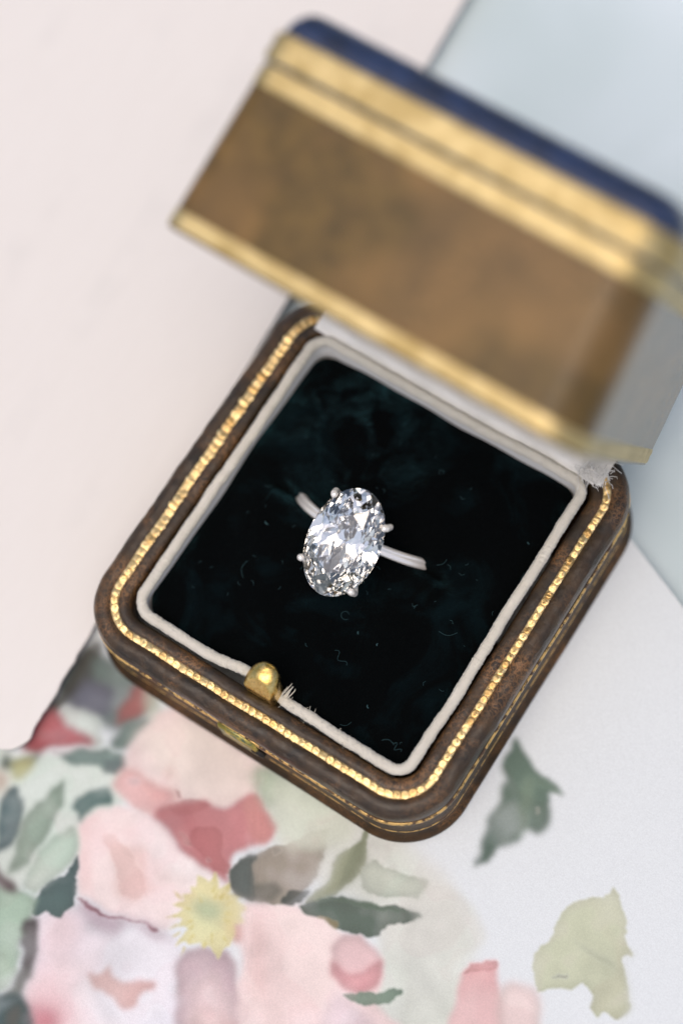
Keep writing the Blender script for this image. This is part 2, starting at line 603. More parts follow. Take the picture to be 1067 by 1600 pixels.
# big pale petal
paint(A([(240, 600), (290, 555), (360, 520), (430, 540), (520, 595), (565, 645), (640, 700), (695, 752), (712, 800), (650, 850), (560, 885), (500, 902), (420, 890), (330, 852), (270, 812), (240, 790)]),
      (234, 212, 208), (238, 224, 220), 1, 2, .08)
paint(A([(340, 620), (385, 642), (420, 656), (470, 640), (455, 720), (492, 772), (420, 806), (372, 790), (358, 700)]), (230, 198, 190), (232, 206, 198), .9, 3, .08)
paint(A([(470, 650), (560, 690), (640, 740), (560, 770), (490, 730)]), (234, 214, 208), None, .7, 4)
# lower petals
paint(A([(120, 870), (240, 858), (300, 920), (380, 940), (450, 920), (560, 915), (572, 1000), (565, 1110), (560, 1230), (90, 1230), (96, 1080), (108, 980)]),
      (232, 220, 222), (222, 222, 230), 1, 3, .06)
paint(A([(96, 1060), (200, 1090), (250, 1230), (90, 1230)]), (222, 180, 182), (228, 196, 196), .8, 9, .03)
paint(A([(98, 1130), (150, 1135), (185, 1160), (185, 1230), (94, 1230)]), (206, 132, 142), (214, 148, 152), .95, 6)
# wet washes over the petals
paint(D([(300, 60), (420, 30), (540, 90), (572, 170), (520, 222), (440, 205), (380, 160)]), (230, 216, 204), (226, 210, 200), .85, 7, .02)
paint(D([(262, 175), (300, 170), (350, 215), (430, 225), (400, 262), (350, 262), (290, 225)]), (222, 176, 172), (228, 188, 182), .75, 3, .06)
paint(D([(290, 240), (380, 295), (470, 365), (505, 400), (430, 392), (350, 345)]), (236, 226, 224), None, .8, 6, .02)
paint(D([(238, 300), (262, 298), (300, 340), (332, 400), (322, 428), (282, 424), (256, 352)]), (226, 188, 180), (230, 196, 188), .85, 1, .1)
paint(D([(176, 290), (205, 262), (235, 252), (210, 330), (200, 430), (178, 400)]), (230, 198, 192), None, .6, 4, .04)
paint(D([(205, 265), (300, 260), (280, 300), (220, 330)]), (236, 214, 210), None, .7, 5, .03)
paint(D([(250, 505), (400, 520), (404, 640), (360, 720), (210, 720), (220, 600)]), (220, 222, 228), (226, 224, 228), .75, 9, .02)
paint(D([(90, 490), (170, 470), (190, 520), (150, 620), (80, 650)]), (230, 204, 204), None, .75, 7, .03)
# dark rose petal
paint(A([(480, 560), (500, 530), (560, 520), (610, 505), (640, 492), (665, 515), (705, 522), (745, 500), (790, 482), (822, 520), (862, 590), (840, 640), (790, 655), (745, 680), (720, 720), (722, 785), (690, 745), (620, 690), (565, 640), (520, 595)]),
      (190, 122, 124), (202, 136, 138), 1, 2, .16)
paint(A([(770, 490), (815, 510), (862, 590), (838, 640), (800, 650), (770, 580)]), (218, 152, 150), None, .75, 3)
paint(A([(560, 596), (600, 608), (615, 632), (585, 630)]), (220, 170, 166), None, .85, 1)
paint(A([(650, 680), (668, 682), (672, 694), (655, 692)]), (236, 220, 220), None, .9, 1)
paint(D([(430, 285), (480, 268), (500, 300), (525, 385), (490, 372), (450, 330)]), (182, 108, 110), (190, 118, 118), .75, 1, .12)
paint(D([(545, 215), (585, 228), (612, 290), (592, 330), (562, 300)]), (208, 148, 142), None, .7, 2, .08)
paint(D([(380, 235), (430, 215), (470, 220), (440, 250), (400, 262)]), (186, 116, 116), None, .6, 1, .1)
paint(D([(420, 560), (480, 548), (530, 580), (545, 650), (520, 720), (505, 700), (515, 640), (490, 600), (440, 600), (425, 660), (412, 640)]), (176, 158, 164), (186, 168, 174), .8, 2, .1)
paint(A([(285, 1055), (322, 1048), (342, 1030), (358, 1068), (392, 1082), (440, 1074), (502, 1070), (488, 1105), (442, 1128), (436, 1152), (392, 1156), (352, 1120), (300, 1100)]), (218, 180, 174), (212, 170, 166), 1, 2, .14)
paint(A([(232, 845), (262, 822), (330, 858), (420, 890), (512, 902), (560, 925), (470, 922), (400, 912), (380, 935), (330, 930), (268, 892)]), (186, 172, 182), (196, 184, 192), .95, 4, .08)
paint(A([(246, 812), (262, 812), (292, 845), (350, 872), (420, 886), (506, 900), (506, 908), (420, 896), (350, 882), (286, 858)]), (168, 100, 116), None, .9, 1)
# lower middle petal
paint(A([(565, 985), (620, 968), (690, 975), (742, 1020), (756, 1100), (765, 1230), (570, 1230), (562, 1100)]), (188, 170, 178), (196, 176, 180), 1, 3)
paint(A([(605, 1070), (650, 1040), (700, 1052), (722, 1100), (726, 1230), (602, 1230), (590, 1130)]), (226, 206, 206), (222, 198, 198), 1, 4)
paint(A([(598, 1160), (640, 1140), (720, 1180), (740, 1230), (600, 1230)]), (230, 196, 192), None, .7, 4)
# right rose
paint(A([(772, 822), (900, 826), (1000, 858), (1062, 910), (1090, 960), (1120, 985), (1170, 1000), (1190, 1060), (1180, 1130), (1250, 1230), (750, 1230), (760, 1040)]), (232, 206, 203), (236, 216, 212), 1, 2, .07)
paint(D([(560, 450), (700, 470), (770, 560), (740, 700), (560, 720)]), (230, 206, 200), (234, 212, 206), .7, 8, .02)
paint(D([(574, 470), (600, 500), (590, 640), (570, 700), (562, 600)]), (224, 184, 178), None, .5, 5, .03)
paint(B([(-40, 770), (0, 715), (60, 718), (112, 765), (126, 802), (118, 852), (78, 892), (30, 895), (-20, 870)]), (224, 178, 180), (228, 190, 190), 1, 2)
paint(B([(-40, 800), (0, 826), (60, 822), (120, 788), (124, 820), (112, 866), (70, 894), (10, 890), (-36, 850)]), (214, 152, 156), (220, 164, 166), .9, 2)
paint(B([(-20, 900), (60, 940), (110, 990), (120, 1050), (-60, 1050)]), (228, 204, 208), (222, 208, 216), .9, 5)
paint(A([(705, 905), (760, 890), (775, 930), (740, 960)]), (222, 168, 160), None, .85, 2)
# bottom pink, right
paint(B([(335, 1040), (350, 900), (380, 842), (430, 806), (492, 798), (488, 840), (516, 940), (505, 1040)]), (224, 182, 180), (218, 170, 170), 1, 2, .12)
paint(B([(500, 870), (545, 862), (592, 885), (612, 930), (630, 1040), (500, 1040)]), (228, 202, 196), None, .9, 3)
paint(B([(380, 842), (430, 804), (494, 796), (486, 818), (420, 830)]), (226, 172, 170), None, .9, 1)
paint(B([(0, 908), (60, 890), (112, 885), (182, 895), (182, 915), (112, 934), (50, 930)]), (138, 164, 144), (122, 150, 130), .95, 1)
# leaves on the left
paint(A([(0, 560), (10, 500), (48, 455), (80, 500), (78, 580), (40, 640), (-10, 670)]), (92, 116, 118), (110, 130, 130), 1, 2)
paint(A([(50, 660), (80, 560), (130, 500), (192, 425), (192, 500), (164, 600), (122, 660), (92, 700), (28, 742)]), (146, 166, 150), (158, 176, 160), 1, 2)
paint(A([(75, 772), (110, 690), (180, 600), (225, 575), (244, 640), (222, 700), (162, 770), (120, 800)]), (178, 198, 182), (188, 204, 190), 1, 2)
paint(A([(214, 508), (262, 470), (350, 448), (354, 510), (298, 532), (268, 560), (242, 576), (238, 535)]), (84, 116, 112), (98, 128, 124), 1, 2, .14)
paint(A([(118, 828), (160, 760), (202, 740), (240, 665), (236, 760), (236, 830), (192, 882), (150, 862), (126, 866)]), (68, 96, 96), (84, 110, 108), 1, 1, .14)
paint(A([(-20, 780), (60, 786), (125, 808), (122, 870), (62, 960), (40, 1010), (-20, 1050)]), (150, 176, 156), (164, 188, 168), 1, 2)
paint(A([(-20, 980), (30, 990), (48, 1040), (10, 1100), (-20, 1110)]), (176, 198, 178), None, .9, 2)
paint(A([(-10, 706), (30, 745), (72, 795), (30, 792), (-10, 760)]), (112, 84, 90), (98, 76, 82), 1, 2)
paint(A([(84, 890), (128, 868), (134, 890), (112, 960), (100, 1050), (58, 1120), (0, 1134), (40, 1060), (64, 970)]), (112, 122, 112), (96, 92, 92), 1, 2)
paint(A([(-20, 1125), (60, 1098), (102, 1130), (96, 1230), (-20, 1230)]), (58, 90, 92), (76, 104, 100), 1, 2)
paint(A([(20, 1170), (60, 1130), (80, 1150), (50, 1210), (20, 1215)]), (104, 104, 96), None, .8, 3)
paint(A([(10, 380), (36, 355), (60, 372), (110, 356), (110, 384), (60, 400), (20, 400)]), (66, 88, 76), (84, 100, 80), .9, 3)
paint(A([(56, 372), (96, 364), (108, 402), (70, 440), (46, 430)]), (192, 190, 134), (186, 190, 150), .85, 3)
paint(A([(-10, 400), (20, 400), (36, 440), (10, 480), (-10, 480)]), (196, 150, 120), None, .7, 4)
# yellow centre of the flower
cx, cy = 322, 1432
star = []
sp = np.random.default_rng(5)
for k in range(34):
    a = 2 * math.pi * (k + sp.uniform(-.25, .25)) / 34
    r = (sp.uniform(52, 74) if k % 2 else sp.uniform(38, 54)) * (1 + .1 * math.cos(a))
    star.append((cx + r * math.cos(a), cy + r * math.sin(a) * .98))
paint(star, (222, 217, 166), (216, 210, 154), .9, 1, .1, sharp=True, wob=.6)
star = [(cx - 2 + r_ * math.cos(2 * math.pi * k / 24), cy + r_ * math.sin(2 * math.pi * k / 24)) for k in range(24) for r_ in [sp.uniform(20, 44)]]
paint(star, (206, 212, 160), (216, 216, 170), .9, 2, .05, sharp=True)
paint(A([(600, 830), (640, 815), (680, 840), (680, 880), (640, 896), (605, 870)]), (186, 206, 168), None, .8, 4)
for k in range(26):
    a = sp.uniform(0, 6.28)
    r = sp.uniform(30, 66)
    px, py = cx + r * math.cos(a), cy + r * math.sin(a)
    d = (math.cos(a) * 7, math.sin(a) * 7)
    paint([(px - d[0] - d[1] * .3, py - d[1] + d[0] * .3), (px + d[0], py + d[1]), (px - d[0] + d[1] * .3, py - d[1] - d[0] * .3)], (196, 178, 104), (206, 196, 120), .75, 1, .05, wob=.4)
# leaves on the right of the rose
paint(D([(800, 360), (850, 350), (905, 372), (960, 400), (940, 440), (880, 430), (830, 420)]), (196, 204, 190), (188, 198, 182), .9, 1)
paint(D([(834, 270), (808, 312), (762, 338), (740, 392), (700, 448), (752, 432), (800, 382), (822, 328)]), (142, 154, 124), (158, 166, 138), 1, 1, .14)
paint(D([(790, 330), (820, 300), (800, 380), (760, 420), (770, 370)]), (128, 140, 112), None, .6, 2)
paint(D([(746, 280), (690, 300), (620, 330), (556, 350), (524, 374), (519, 408), (530, 434), (600, 444), (650, 452), (700, 412), (722, 372), (736, 330)]), (148, 142, 124), (158, 152, 138), 1, 1, .14)
paint(D([(524, 374), (556, 346), (580, 344), (576, 400), (578, 434), (545, 441), (522, 420)]), (74, 92, 92), (92, 106, 102), .95, 1)
paint(D([(576, 395), (620, 400), (640, 425), (600, 445), (572, 436)]), (122, 122, 106), (108, 112, 100), .8, 2)
paint(D([(634, 446), (662, 420), (712, 420), (690, 446), (660, 458)]), (84, 94, 88), None, .95, 1)
paint(D([(616, 335), (640, 330), (636, 345), (622, 350)]), (196, 192, 178), None, .8, 1)
paint(D([(683, 456), (722, 440), (780, 431), (850, 450), (910, 457), (950, 478), (925, 495), (880, 498), (846, 526), (790, 514), (755, 502), (736, 486), (700, 477)]), (78, 96, 86), (92, 110, 98), 1, 1, .14)
paint(D([(720, 440), (780, 429), (850, 446), (930, 470), (850, 462), (780, 444)]), (112, 138, 116), None, .75, 1)
paint(D([(722, 482), (760, 488), (756, 506), (735, 494)]), (176, 160, 116), None, .8, 1)
paint(A([(780, 430), (830, 400), (900, 440), (885, 500), (838, 530), (790, 475)]), (166, 184, 160), (178, 192, 170), .9, 4)
paint([(430, 1215), (520, 1240), (560, 1290), (520, 1330), (450, 1330), (425, 1280)], (196, 206, 188), (204, 211, 196), .85, 4, .05)
# dark leaf beside the box
paint(B([(548, 100), (580, 150), (602, 200), (640, 232), (668, 262), (692, 296), (650, 285), (642, 310), (650, 362), (630, 392), (590, 398), (566, 380), (552, 392), (545, 412), (508, 440), (482, 460), (462, 498), (408, 520), (438, 480), (440, 430), (450, 350), (482, 290), (500, 240), (498, 190), (528, 140)]),
      (86, 112, 100), (100, 124, 110), 1, 2, .12)
paint(B([(545, 330), (552, 250), (575, 220), (590, 260), (570, 330), (560, 390), (545, 400)]), (152, 172, 152), (140, 164, 142), .8, 3)
paint(B([(600, 210), (650, 250), (685, 292), (640, 270), (600, 250)]), (132, 158, 138), None, .7, 2)
paint(B([(592, 330), (602, 326), (606, 340), (596, 344)]), (196, 200, 188), None, .8, 1)
# olive leaf
paint(B([(836, 578), (868, 628), (882, 680), (880, 738), (912, 792), (880, 790), (890, 860), (892, 930), (850, 996), (820, 960), (800, 982), (768, 930), (776, 890), (742, 864), (702, 882), (650, 880), (600, 897), (592, 830), (600, 760), (650, 712), (670, 670), (720, 628), (768, 598), (816, 602)]),
      (182, 190, 160), (190, 196, 170), 1, 1, .12)
paint(B([(640, 850), (690, 838), (684, 850), (650, 856)]), (206, 212, 196), None, .8, 1)
paint(B([(720, 720), (840, 800), (870, 830), (800, 800)]), (196, 202, 180), None, .6, 2)
IMG *= (1 + .06 * grain[..., None])
IMG = np.clip(IMG, .01, .88)

GRID_Z = GROUND + .12 * (value_noise(SH, 120, 31) - .5)
# the fold that runs down through the flower
f0, f1 = unproject((399, 1310), GROUND), unproject((374, 1610), GROUND)
fd = (f1 - f0) / np.linalg.norm(f1 - f0)
dist = (GX - f0[0]) * -fd[1] + (GY - f0[1]) * fd[0]
for off, w_, h_ in ((0, .18, -.05), (.5, .2, .06), (-.6, .25, .05), (1.3, .15, .025)):
    GRID_Z = GRID_Z + h_ * np.exp(-((dist - off) / w_) ** 2)
top = np.column_stack([GX.ravel(), GY.ravel(), GRID_Z.ravel()])
nvx = len(top)
idx = np.arange(nvx).reshape(SH)
Fq = np.stack([idx[:-1, :-1], idx[:-1, 1:], idx[1:, 1:], idx[1:, :-1]], -1).reshape(-1, 4)
# thickness: a skirt round the sheet and its underside
border = np.concatenate([idx[0, :], idx[1:, -1], idx[-1, -2::-1], idx[-2:0:-1, 0]])
low = top[border].copy()
low[:, 2] -= .45
nb = len(border)
lo_i = nvx + np.arange(nb)
skirt = np.stack([border, np.roll(border, -1), np.roll(lo_i, -1), lo_i], -1)
me = bpy.data.meshes.new('floral_card')
AV = np.concatenate([top, low]) * U
AF = np.concatenate([Fq, skirt])
if np.cross(EU, EV) < 0:
    AF = AF[:, ::-1]
me.vertices.add(len(AV))
me.vertices.foreach_set('co', AV.ravel().astype(np.float32))
me.loops.add(AF.size)
me.loops.foreach_set('vertex_index', AF.ravel().astype(np.int32))
me.polygons.add(len(AF))
me.polygons.foreach_set('loop_start', (np.arange(len(AF)) * 4).astype(np.int32))
me.polygons.foreach_set('loop_total', np.full(len(AF), 4, np.int32))
me.polygons.foreach_set('use_smooth', np.ones(len(AF), bool))
me.update(calc_edges=True)
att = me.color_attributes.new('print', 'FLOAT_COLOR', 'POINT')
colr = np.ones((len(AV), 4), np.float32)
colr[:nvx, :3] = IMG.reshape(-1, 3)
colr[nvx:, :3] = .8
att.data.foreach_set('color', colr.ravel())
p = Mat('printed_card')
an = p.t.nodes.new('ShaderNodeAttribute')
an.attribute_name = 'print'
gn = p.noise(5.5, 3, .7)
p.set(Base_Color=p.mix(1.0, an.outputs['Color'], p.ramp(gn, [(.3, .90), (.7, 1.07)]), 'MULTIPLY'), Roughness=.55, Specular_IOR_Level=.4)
p.bump(p.noise(6, 4, .7), .04, .5)
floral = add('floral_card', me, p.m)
tag(floral, 'creased white card printed with watercolour roses and leaves under the ring box', 'card')

# ------------------------------------------------------------------ blush card (left), its near long edge lifted beside the box
HC = -10.2
q1, q2 = unproject((35, 1178), HC), unproject((730, 0), HC)
q1 = np.array([-23.9, -43.2])
q2 = np.array([-33.6, 79.5])
du = (q2 - q1) / np.linalg.norm(q2 - q1)
dn = np.array([-du[1], du[0]])          # away from the box
if dn[0] > 0:
    dn = -dn
LC, WC, RC = 175.0, 125.0, 3.4
nl, nw = 120, 90
ss = np.linspace(0, 1, nl)
ww = np.linspace(0, 1, nw)
rows = []
for i, s in enumerate(ss ** 1.5 * LC):
    # round the two corners by pulling the ends of the row in
    pull = 0.0
    if s < RC:
        pull = RC - math.sqrt(max(0, RC * RC - (RC - s) ** 2))
    elif s > LC - RC:
        pull = RC - math.sqrt(max(0, RC * RC - (s - LC + RC) ** 2))
    for w in ww ** 1.6:
        d = pull + w * (WC - 2 * pull)
        z = GROUND + .9 + (HC - GROUND - .9) * math.exp(-(d / 34) ** 2) / (1 + math.exp((s - 75) / 9)) + .15 * math.sin(s * .05) + .1 * math.sin(d * .08 + s * .03)
        d2 = d + (.12 * math.sin(s * 1.3 + 1.3 * math.sin(s * .43)) + .06 * math.sin(s * 2.9 + 2 + math.sin(s * .9)) + .08) / (1 + (s / 30) ** 2) * math.exp(-d / .5)
        xy = q1 + du * s + dn * d2
        rows.append((xy[0], xy[1], z))
rows = np.array(rows)
TH = .55
bot = rows.copy()
bot[:, 2] -= TH
Ft = grid_faces(nw, nl, False)
Fb = [tuple(i + len(rows) for i in f[::-1]) for f in Ft]
ix = np.arange(len(rows)).reshape(nl, nw)
bd = np.concatenate([ix[0, :], ix[1:, -1], ix[-1, -2::-1], ix[-2:0:-1, 0]])
Fs = [(int(bd[k]), int(bd[(k + 1) % len(bd)]), int(bd[(k + 1) % len(bd)] + len(rows)), int(bd[k] + len(rows))) for k in range(len(bd))]
bm_v, bm_f = np.concatenate([rows, bot]), Ft + Fb + Fs
cm = Mat('blush_card')
# faint rows of soft grey lettering, too pale and out of focus to read
mp = cm.t.nodes.new('ShaderNodeMapping')
mp.vector_type = 'POINT'
mp.inputs['Rotation'].default_value = (0, 0, -math.atan2(du[1], du[0]))
cm.t.links.new(cm.tc.outputs['Object'], mp.inputs[0])
wv = cm.t.nodes.new('ShaderNodeTexWave')
wv.wave_type = 'BANDS'
wv.bands_direction = 'Y'
wv.inputs['Scale'].default_value = .022 / U
wv.inputs['Distortion'].default_value = 0.6
cm.t.links.new(mp.outputs[0], wv.inputs['Vector'])
rn = cm.noise(.05, 3, .6, 0)
fib = cm.noise(.6, 5, .7, .4, (1, .25, 1))
ink = cm.math('MULTIPLY', cm.ramp(wv.outputs['Fac'], [(.70, 0.0), (.95, 1.0)]), cm.ramp(rn, [(.50, 0.0), (.62, .14)]))
cbase = cm.mix(cm.math('MULTIPLY', cm.math('ADD', cm.noise(.012, 2), fib), .5), (.655, .622, .585), (.725, .70, .67))
cm.set(Base_Color=cm.mix(ink, cbase, (.50, .49, .475)), Roughness=.6, Specular_IOR_Level=.35)
cm.bump(cm.noise(4, 4, .7), .05, .3)
blush = obj('blush_card', bm_v, bm_f, cm.m)
tag(blush, 'plain pale blush card with rounded corners lying along the left wall of the ring box', 'card')
bpy.context.view_layer.update()
bmx = bmesh.new()
bmx.from_mesh(blush.data)
bmesh.ops.recalc_face_normals(bmx, faces=bmx.faces)
bmx.to_mesh(blush.data)
bmx.free()

# ------------------------------------------------------------------ ring box, base
BA, BB, BR = 22.5, 23.887, 5.0       # the beaded line
box = add('ring_box', None)
box.empty_display_size = .01
tag(box, 'antique brown leather ring box with gold beading standing open beside the blush card', 'ring box')

P, N = round_rect(BA, BB, BR, 28, 170)
n = len(P)
jit_o = smooth_noise(n, .10, 26, 3)
jit_z = smooth_noise(n, .07, 22, 4)
base_prof = [(-2.15, -3.2), (-2.15, -.9), (-2.05, -.45), (-1.8, -.12), (-1.4, .05), (-.9, .08), (-.62, .0), (-.45, -.12), (0, -.18), (.45, -.12), (.62, .02),
             (.9, .16), (1.3, .22), (1.75, .16), (2.15, -.06), (2.38, -.30), (2.46, -.36), (2.55, -.62), (2.70, -.95), (2.78, -1.5), (2.80, -2.0), (2.76, -2.5),
             (2.72, -2.75), (2.6, -2.95)]
body = add('base', None, None, box)
Vv = sweep(P, N, base_prof, (jit_o, jit_z))
# creases and dents of old leather
dent = (value_noise((len(base_prof) * 4, n + 60), 9, 71) - .5) * .16 + (value_noise((len(base_prof) * 4, n + 60), 4, 72) - .5) * .10
for k_ in range(3, len(base_prof) - 1):
    dd = dent[k_ * 4, :n].copy()
    dd[-40:] = dd[-40:] * np.linspace(1, 0, 40) + dent[k_ * 4, 0] * np.linspace(0, 1, 40)
    w_ = .35 if abs(base_prof[k_][0]) < .7 else 1.0
    Vv[k_ * n:(k_ + 1) * n, 2] += dd * w_
    Vv[k_ * n:(k_ + 1) * n, :2] += N * (dd * w_ * .5)[:, None]
obj('rim', Vv, grid_faces(n, len(base_prof), flip=True), M_LEATHER, body)
wall_prof = [(2.5, -2.8), (2.68, -2.9), (2.78, -3.05), (2.84, -3.9), (2.80, -4.3), (2.78, -5.5), (2.8, -7.5), (2.84, -9.3), (2.95, -10.2), (3.3, -10.75),
             (3.62, -11.1), (3.72, -11.5), (3.55, -11.9), (3.2, -11.97), (1.5, -11.98), (-4, -11.98)]
jw = (smooth_noise(n, .08, 14, 9), np.zeros(n))
Vw = sweep(P, N, wall_prof, jw)
Fw = grid_faces(n, len(wall_prof), flip=True)
Fw.append(tuple((len(wall_prof) - 1) * n + k for k in range(n))[::-1])
obj('wall', Vw, Fw, M_WALL, body)
# thin tooled line under the rim
lp = [(2.72, -2.93), (2.88, -3.0), (2.95, -3.2), (2.95, -3.5), (2.84, -3.7)]
obj('gold_line', sweep(P, N, lp, jw), grid_faces(n, len(lp), flip=True), M_RUBGOLD, body)
# second line just above the foot
lp = [(2.80, -8.6), (2.89, -8.65), (2.90, -8.95), (2.82, -9.0)]
obj('gold_line', sweep(P, N, lp, jw), grid_faces(n, len(lp), flip=True), M_RUBGOLD, body)

# gilt beads, each a little different
seg = np.linalg.norm(np.roll(P, -1, 0) - P, axis=1)
cum = np.concatenate([[0], np.cumsum(seg)])


def bead_mesh(seed):
    g_ = np.random.default_rng(seed)
    V_, nu_, nv_ = [], 10, 5
    for j in range(nv_):
        th = math.pi / 2 * j / (nv_ - 1)
        for i in range(nu_):
            a = 2 * math.pi * i / nu_
            k = 1 + g_.normal() * .05
            # squarish outline, flattened top
            ca, sa = math.cos(a), math.sin(a)
            q = (abs(ca) ** 2.8 + abs(sa) ** 2.8) ** (-1 / 2.8)
            V_.append((.56 * q * ca * math.cos(th) ** .6 * k, .50 * q * sa * math.cos(th) ** .5 * k, .22 * math.sin(th) ** .6 + g_.normal() * .014))
    return mesh_data('bead', V_, grid_faces(nu_, nv_) + [tuple((nv_ - 1) * nu_ + k for k in range(nu_))])


brd = 1 + 1.4 / (1 + np.exp((P[:, 0] + BA - 2.0) * 1.5)) / (1 + np.exp(-(P[:, 1] + BB - 9) * .4))
lp = [(-.52, -.2), (-.42, -.06), (0, -.03), (.42, -.06), (.52, -.2)]
bl = P[:, 1] < BB - .35
obj('gold_line', np.concatenate([np.column_stack([P + N * (o_ * brd + jit_o)[:, None], z_ + jit_z]) for o_, z_ in lp]), [f for f in grid_faces(n, len(lp), flip=True) if all(P[i % n][1] < BB - .35 or abs(P[i % n][0]) > BA - BR + 1.2 for i in f)], M_GOLD, body)
bead_meshes = [bead_mesh(40 + k) for k in range(6)]
for q in bead_meshes:
    q.materials.append(M_GOLD)
total = cum[-1]
hinge_a = BA - BR + 1.2               # the beading stops behind the hinge
nbead = int(total / .99)
for k in range(nbead):
    s = (k + .5) * total / nbead
    i = int(np.searchsorted(cum, s)) - 1
    t = (s - cum[i]) / seg[i % n]
    pt = P[i % n] * (1 - t) + P[(i + 1) % n] * t
    nn = N[i % n]
    if pt[1] > BB - .35 and abs(pt[0]) < hinge_a:
        continue
    if rng.random() < .02:
        continue                      # rubbed away
    o = add('bead', bead_meshes[int(rng.integers(6))], None, body)
    jo = jit_o[i % n]
    o.location = Vector((pt[0] + nn[0] * (jo + rng.normal() * .035), pt[1] + nn[1] * (jo + rng.normal() * .035), -.13 + jit_z[i % n] + rng.normal() * .02)) * U
    o.rotation_euler = (rng.normal() * .08, rng.normal() * .08, math.atan2(nn[1], nn[0]) + math.pi / 2 + rng.normal() * .1)
    e = rng.uniform(.93, 1.06)
    broad = 1 + .55 / (1 + math.exp((pt[0] + BA - 2.5) * 1.2)) / (1 + math.exp(-(pt[1] + BB - 9) * .5))   # the tooling widens along the left side
    o.scale = (e, rng.uniform(.92, 1.08) * broad, rng.uniform(.55, 1.0))

# ivory cord round the lining
CI = -3.05
corner = [1.9, 2.1, 2.4, 2.6]
P2, N2 = round_rect(BA + CI, BB + CI, corner, 30, 330)
n2 = len(P2)
seg2 = np.linalg.norm(np.roll(P2, -1, 0) - P2, axis=1)
s2 = np.concatenate([[0], np.cumsum(seg2)])[:-1]
off = smooth_noise(n2, .16, 30, 21)
zo = smooth_noise(n2, .12, 26, 22) - .10
# the cord dips under the catch at the middle of the front
front = (P2[:, 1] < -BB - CI + .3) | ((P2[:, 1] < 0) & (np.abs(P2[:, 0]) < 12))
dx = P2[:, 0]
push = np.where(P2[:, 1] < 0, .75 * np.exp(-((dx + 2.6) / 3.2) ** 2) , 0)
hing = np.where(P2[:, 1] > 0, 1, 0)
path = np.column_stack([P2 + N2 * (off - push + hing * -.35 * np.exp(-(dx / 12) ** 2))[:, None], zo + hing * .15])
keep = ~((P2[:, 1] < 0) & (dx > -2.2) & (dx < 1.7) & (np.abs(P2[:, 1] + BB + CI) < 2))
# order so that the gap is at the ends
start = int(np.where(~keep)[0].max()) + 1
order = [(start + k) % n2 for k in range(n2)]
order = [k for k in order if keep[k]]
pp = path[order]
sl = s2[order]
def cord_twist(i, a):
    return 1 + .02 * math.sin(a * 37.7 + i * 12.9) + .035 * math.sin(5 * a - sl[i] * 9.0) + .03 * math.sin(sl[i] * 1.9 + 2 * math.sin(sl[i] * .6)) + .02 * math.sin(11 * a + sl[i] * 23)
rad = np.full(len(pp), .68) * (1 + .03 * rng.normal(size=len(pp)))
rad[:12] *= np.linspace(.75, 1, 12)
rad[-12:] *= np.linspace(1, .8, 12)
tv_, tf_ = tube(pp, rad, 18, False, True, cord_twist)
obj('piping', tv_, tf_, M_CORD, box)
# frayed cord end beside the catch
fr = []
e0 = pp[2]
for k in range(16):
    a = rng.uniform(-.6, .6)
    L = rng.uniform(1.0, 2.1)
    d = np.array([.25 + rng.normal() * .07, .78 + rng.normal() * .05, .55 + rng.normal() * .1])
    d /= np.linalg.norm(d)
    st = e0 + np.array([.5 + rng.normal() * .2, .2 + rng.normal() * .15, .35])
    pts_ = [st + d * L * t + np.array([rng.normal() * .06, rng.normal() * .06, 0]) * t for t in np.linspace(0, 1, 6)]
    fr.append(tube(pts_, np.linspace(.085, .04, 6), 5))
for k in range(26):
    i = int(rng.integers(3, 130))
    d = rng.normal(size=3)
    d[2] = abs(d[2])
    d /= np.linalg.norm(d)
    st = pp[i] + d * .7
    fr.append(tube([st + d * t + rng.normal(size=3) * .1 * t for t in np.linspace(0, rng.uniform(.25, .7), 4)], .03, 4))
a_, b_ = join(fr)
fo = obj('frayed_end', a_, b_, M_CORD, box)
fo['kind'] = 'stuff'

# satin walls of the well
P3, N3 = round_rect(BA + CI, BB + CI, corner, 12, 30)
n3 = len(P3)
wall = [(-.2, .1), (-.35, -.5), (-.6, -1.6), (-.7, -3.0), (-.7, -6.0)]
jj = np.where(P3[:, 1] > BB + CI - 4, 1.0, 0)
Vs = sweep(P3, N3, wall)
obj('well_lining', Vs, grid_faces(n3, len(wall)), M_SATIN, box)

# velvet pad with the slit for the ring
P4, N4 = round_rect(BA + CI - .55, BB + CI - .55, [q + .4 for q in corner], 10, 46)
n4 = len(P4)
K = 120
V4 = []
RY = 1.85


def pad_height(x, y, edge):
    """edge: distance to the rim in mm"""
    z = -1.15 - (1.1 if x > y else .7) * math.exp(-edge / .6)
    back = max(0.0, (y - 10) / 12)
    z -= 1.2 * back * back
    leftd = max(0.0, (-x - 10) / 11)
    z -= .3 * leftd * leftd
    z += .28 * math.sin(x * .31 + 1) * math.sin(y * .27) + .18 * math.sin(x * .7 + y * .5)
    sl_ = math.exp(-((y - RY - .25 * math.sin(x * .25)) / .75) ** 2) * (1 / (1 + math.exp((abs(x + 1.5) - 12.5) * 1.6)))
    z += -1.9 * sl_ + .35 * math.exp(-((y - RY + 2.0) / 1.2) ** 2) * (1 if abs(x + 1.5) < 12 else .2)
    return z


for j in range(K):
    k = 1 - j / K
    k = k ** .8
    for i in range(n4):
        x, y = P4[i] * k
        ed = min(BA + CI - .55 - abs(x), BB + CI - .55 - abs(y))
        if k == 1:
            ed = 0
        V4.append((x, y, pad_height(x, y, max(0, ed))))
F4 = grid_faces(n4, K)
V4.append((0, 0, pad_height(0, 0, 20)))
F4 += [((K - 1) * n4 + i, (K - 1) * n4 + (i + 1) % n4, len(V4) - 1) for i in range(n4)]
obj('velvet_pad', V4, F4, M_VELVET, box)

